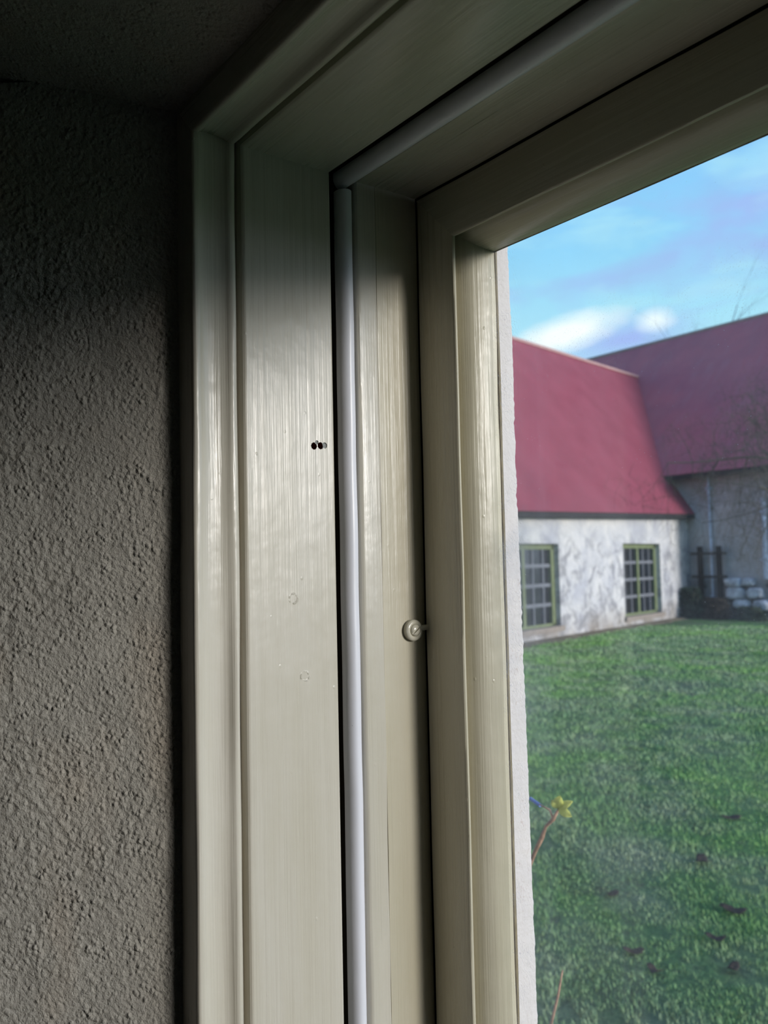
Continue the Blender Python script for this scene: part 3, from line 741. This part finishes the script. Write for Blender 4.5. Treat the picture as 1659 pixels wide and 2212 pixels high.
# ------------------------------------------------------------------ rose stems close outside the pane
M_stem = simple('reddish_rose_stem', (.36, .22, .15), .6, .3, .45, 90); M_leafy = simple('yellow_green_leaf', (.62, .66, .16), .6, .3, .15, 60)
rs1 = empty('rose_stem', (-.93, .90, EYE-.62)); tag(rs1, 'reddish rose stem tipped with yellow-green leaves outside the glass', 'plant')
g = MB(); g.tube([(-.93, .90, -.62), (-.885, .895, -.47), (-.856, .90, -.407), (-.842, .90, -.384), (-.836, .902, -.368), (-.820, .90, -.354), (-.809, .90, -.338)], [.0035, .0032, .003, .0034, .0022, .0028, .0016], 8)
g.build('stem', M_stem, rs1, smooth=True)
g = MB(); g.tube([(-.820, .90, -.354), (-.824, .898, -.342), (-.842, .897, -.338)], [.0018, .0014, .001], 6); g.build('side_shoot', M_stem, rs1, smooth=True)
def leaf(base, tip, w, mat, parent, bend=.004):
    a_ = Vector(base); b2 = Vector(tip); ax = (b2-a_); nz = Vector((.5, -.8, .3)).normalized(); sd_ = ax.cross(nz).normalized(); vs = []; fs = []
    n = 8
    for i in range(n+1):
        u = i/n; c_ = a_+ax*u+nz*bend*sin(u*pi); ww = w*sin(min(1, u*1.02+.02)*pi)**.7+.0002
        vs += [c_-sd_*ww+nz*.0015, c_, c_+sd_*ww+nz*.0015]
    for i in range(n):
        for k in range(2): fs.append((i*3+k, i*3+k+1, i*3+k+4, i*3+k+3))
    me = bpy.data.meshes.new('leaf'); me.from_pydata([(v_[0], v_[1], v_[2]+EYE) for v_ in vs], [], fs); me.materials.append(mat); me.polygons.foreach_set('use_smooth', [True]*len(me.polygons))
    o = bpy.data.objects.new('leaf', me); COL.objects.link(o); adopt(o, parent)
    md = o.modifiers.new('s', 'SOLIDIFY'); md.thickness = .0004
    return o
for bs, tp, w in (((-.811, .90, -.338), (-.803, .897, -.319), .0065), ((-.811, .90, -.338), (-.787, .903, -.324), .0050), ((-.810, .90, -.337), (-.786, .899, -.343), .0055), ((-.810, .90, -.337), (-.815, .893, -.326), .0045)):
    leaf(bs, tp, w, M_leafy, rs1)
bt = MB(); bt.tube([(-.862, .90, -.3345), (-.843, .90, -.3405)], [.0026, .0026], 8)
o = bt.build('plant_tie', simple('blue_plant_tie', (.12, .20, .50), .6)); tag(o, 'small blue tie on the side shoot of the leafy rose stem', 'plant tie')
g = MB(); g.tube([(-.905, .90, -.85), (-.868, .90, -.70), (-.836, .90, -.632), (-.822, .90, -.590), (-.812, .90, -.552)], [.0025, .0024, .002, .0018, .0010], 8)
o = g.build('rose_stem', M_stem, smooth=True); tag(o, 'thin leafless rose stem low outside the glass, below the leafy one', 'plant')
# fallen leaves and clods on the lawn
for j, (x, y, s_) in enumerate(((-2.42, 3.14, .035), (-2.37, 3.85, .05), (-2.25, 3.05, .03), (-2.86, 4.35, .05), (-2.05, 3.3, .03), (-2.9, 3.6, .03), (-3.2, 5.2, .05), (-2.25, 3.5, .035))):
    rnd = random.Random(j); vs = []; fs = []; n = 12; z = tz(x, y)+.018
    for ring in range(3):
        for k in range(n):
            a_ = 2*pi*k/n; r_ = s_*(ring+1)/3*(1+.3*sin(2*a_+j)+.2*cos(3*a_+2*j)); vs.append((x+r_*cos(a_), y+r_*sin(a_), z+.010*sin(a_*2+j)*(ring/2)+.004*ring))
    vs.append((x, y, z))
    for k in range(n):
        fs.append((3*n, k, (k+1) % n))
        for ring in range(2): fs.append((ring*n+k, ring*n+(k+1) % n, (ring+1)*n+(k+1) % n, (ring+1)*n+k))
    o = link_mesh('fallen_leaf', vs, fs, M_lf2, smooth=True); md = o.modifiers.new('s', 'SOLIDIFY'); md.thickness = .0012
    tag(o, 'dead brown leaf lying on the near lawn', 'leaf', 'dead leaves scattered on the lawn')
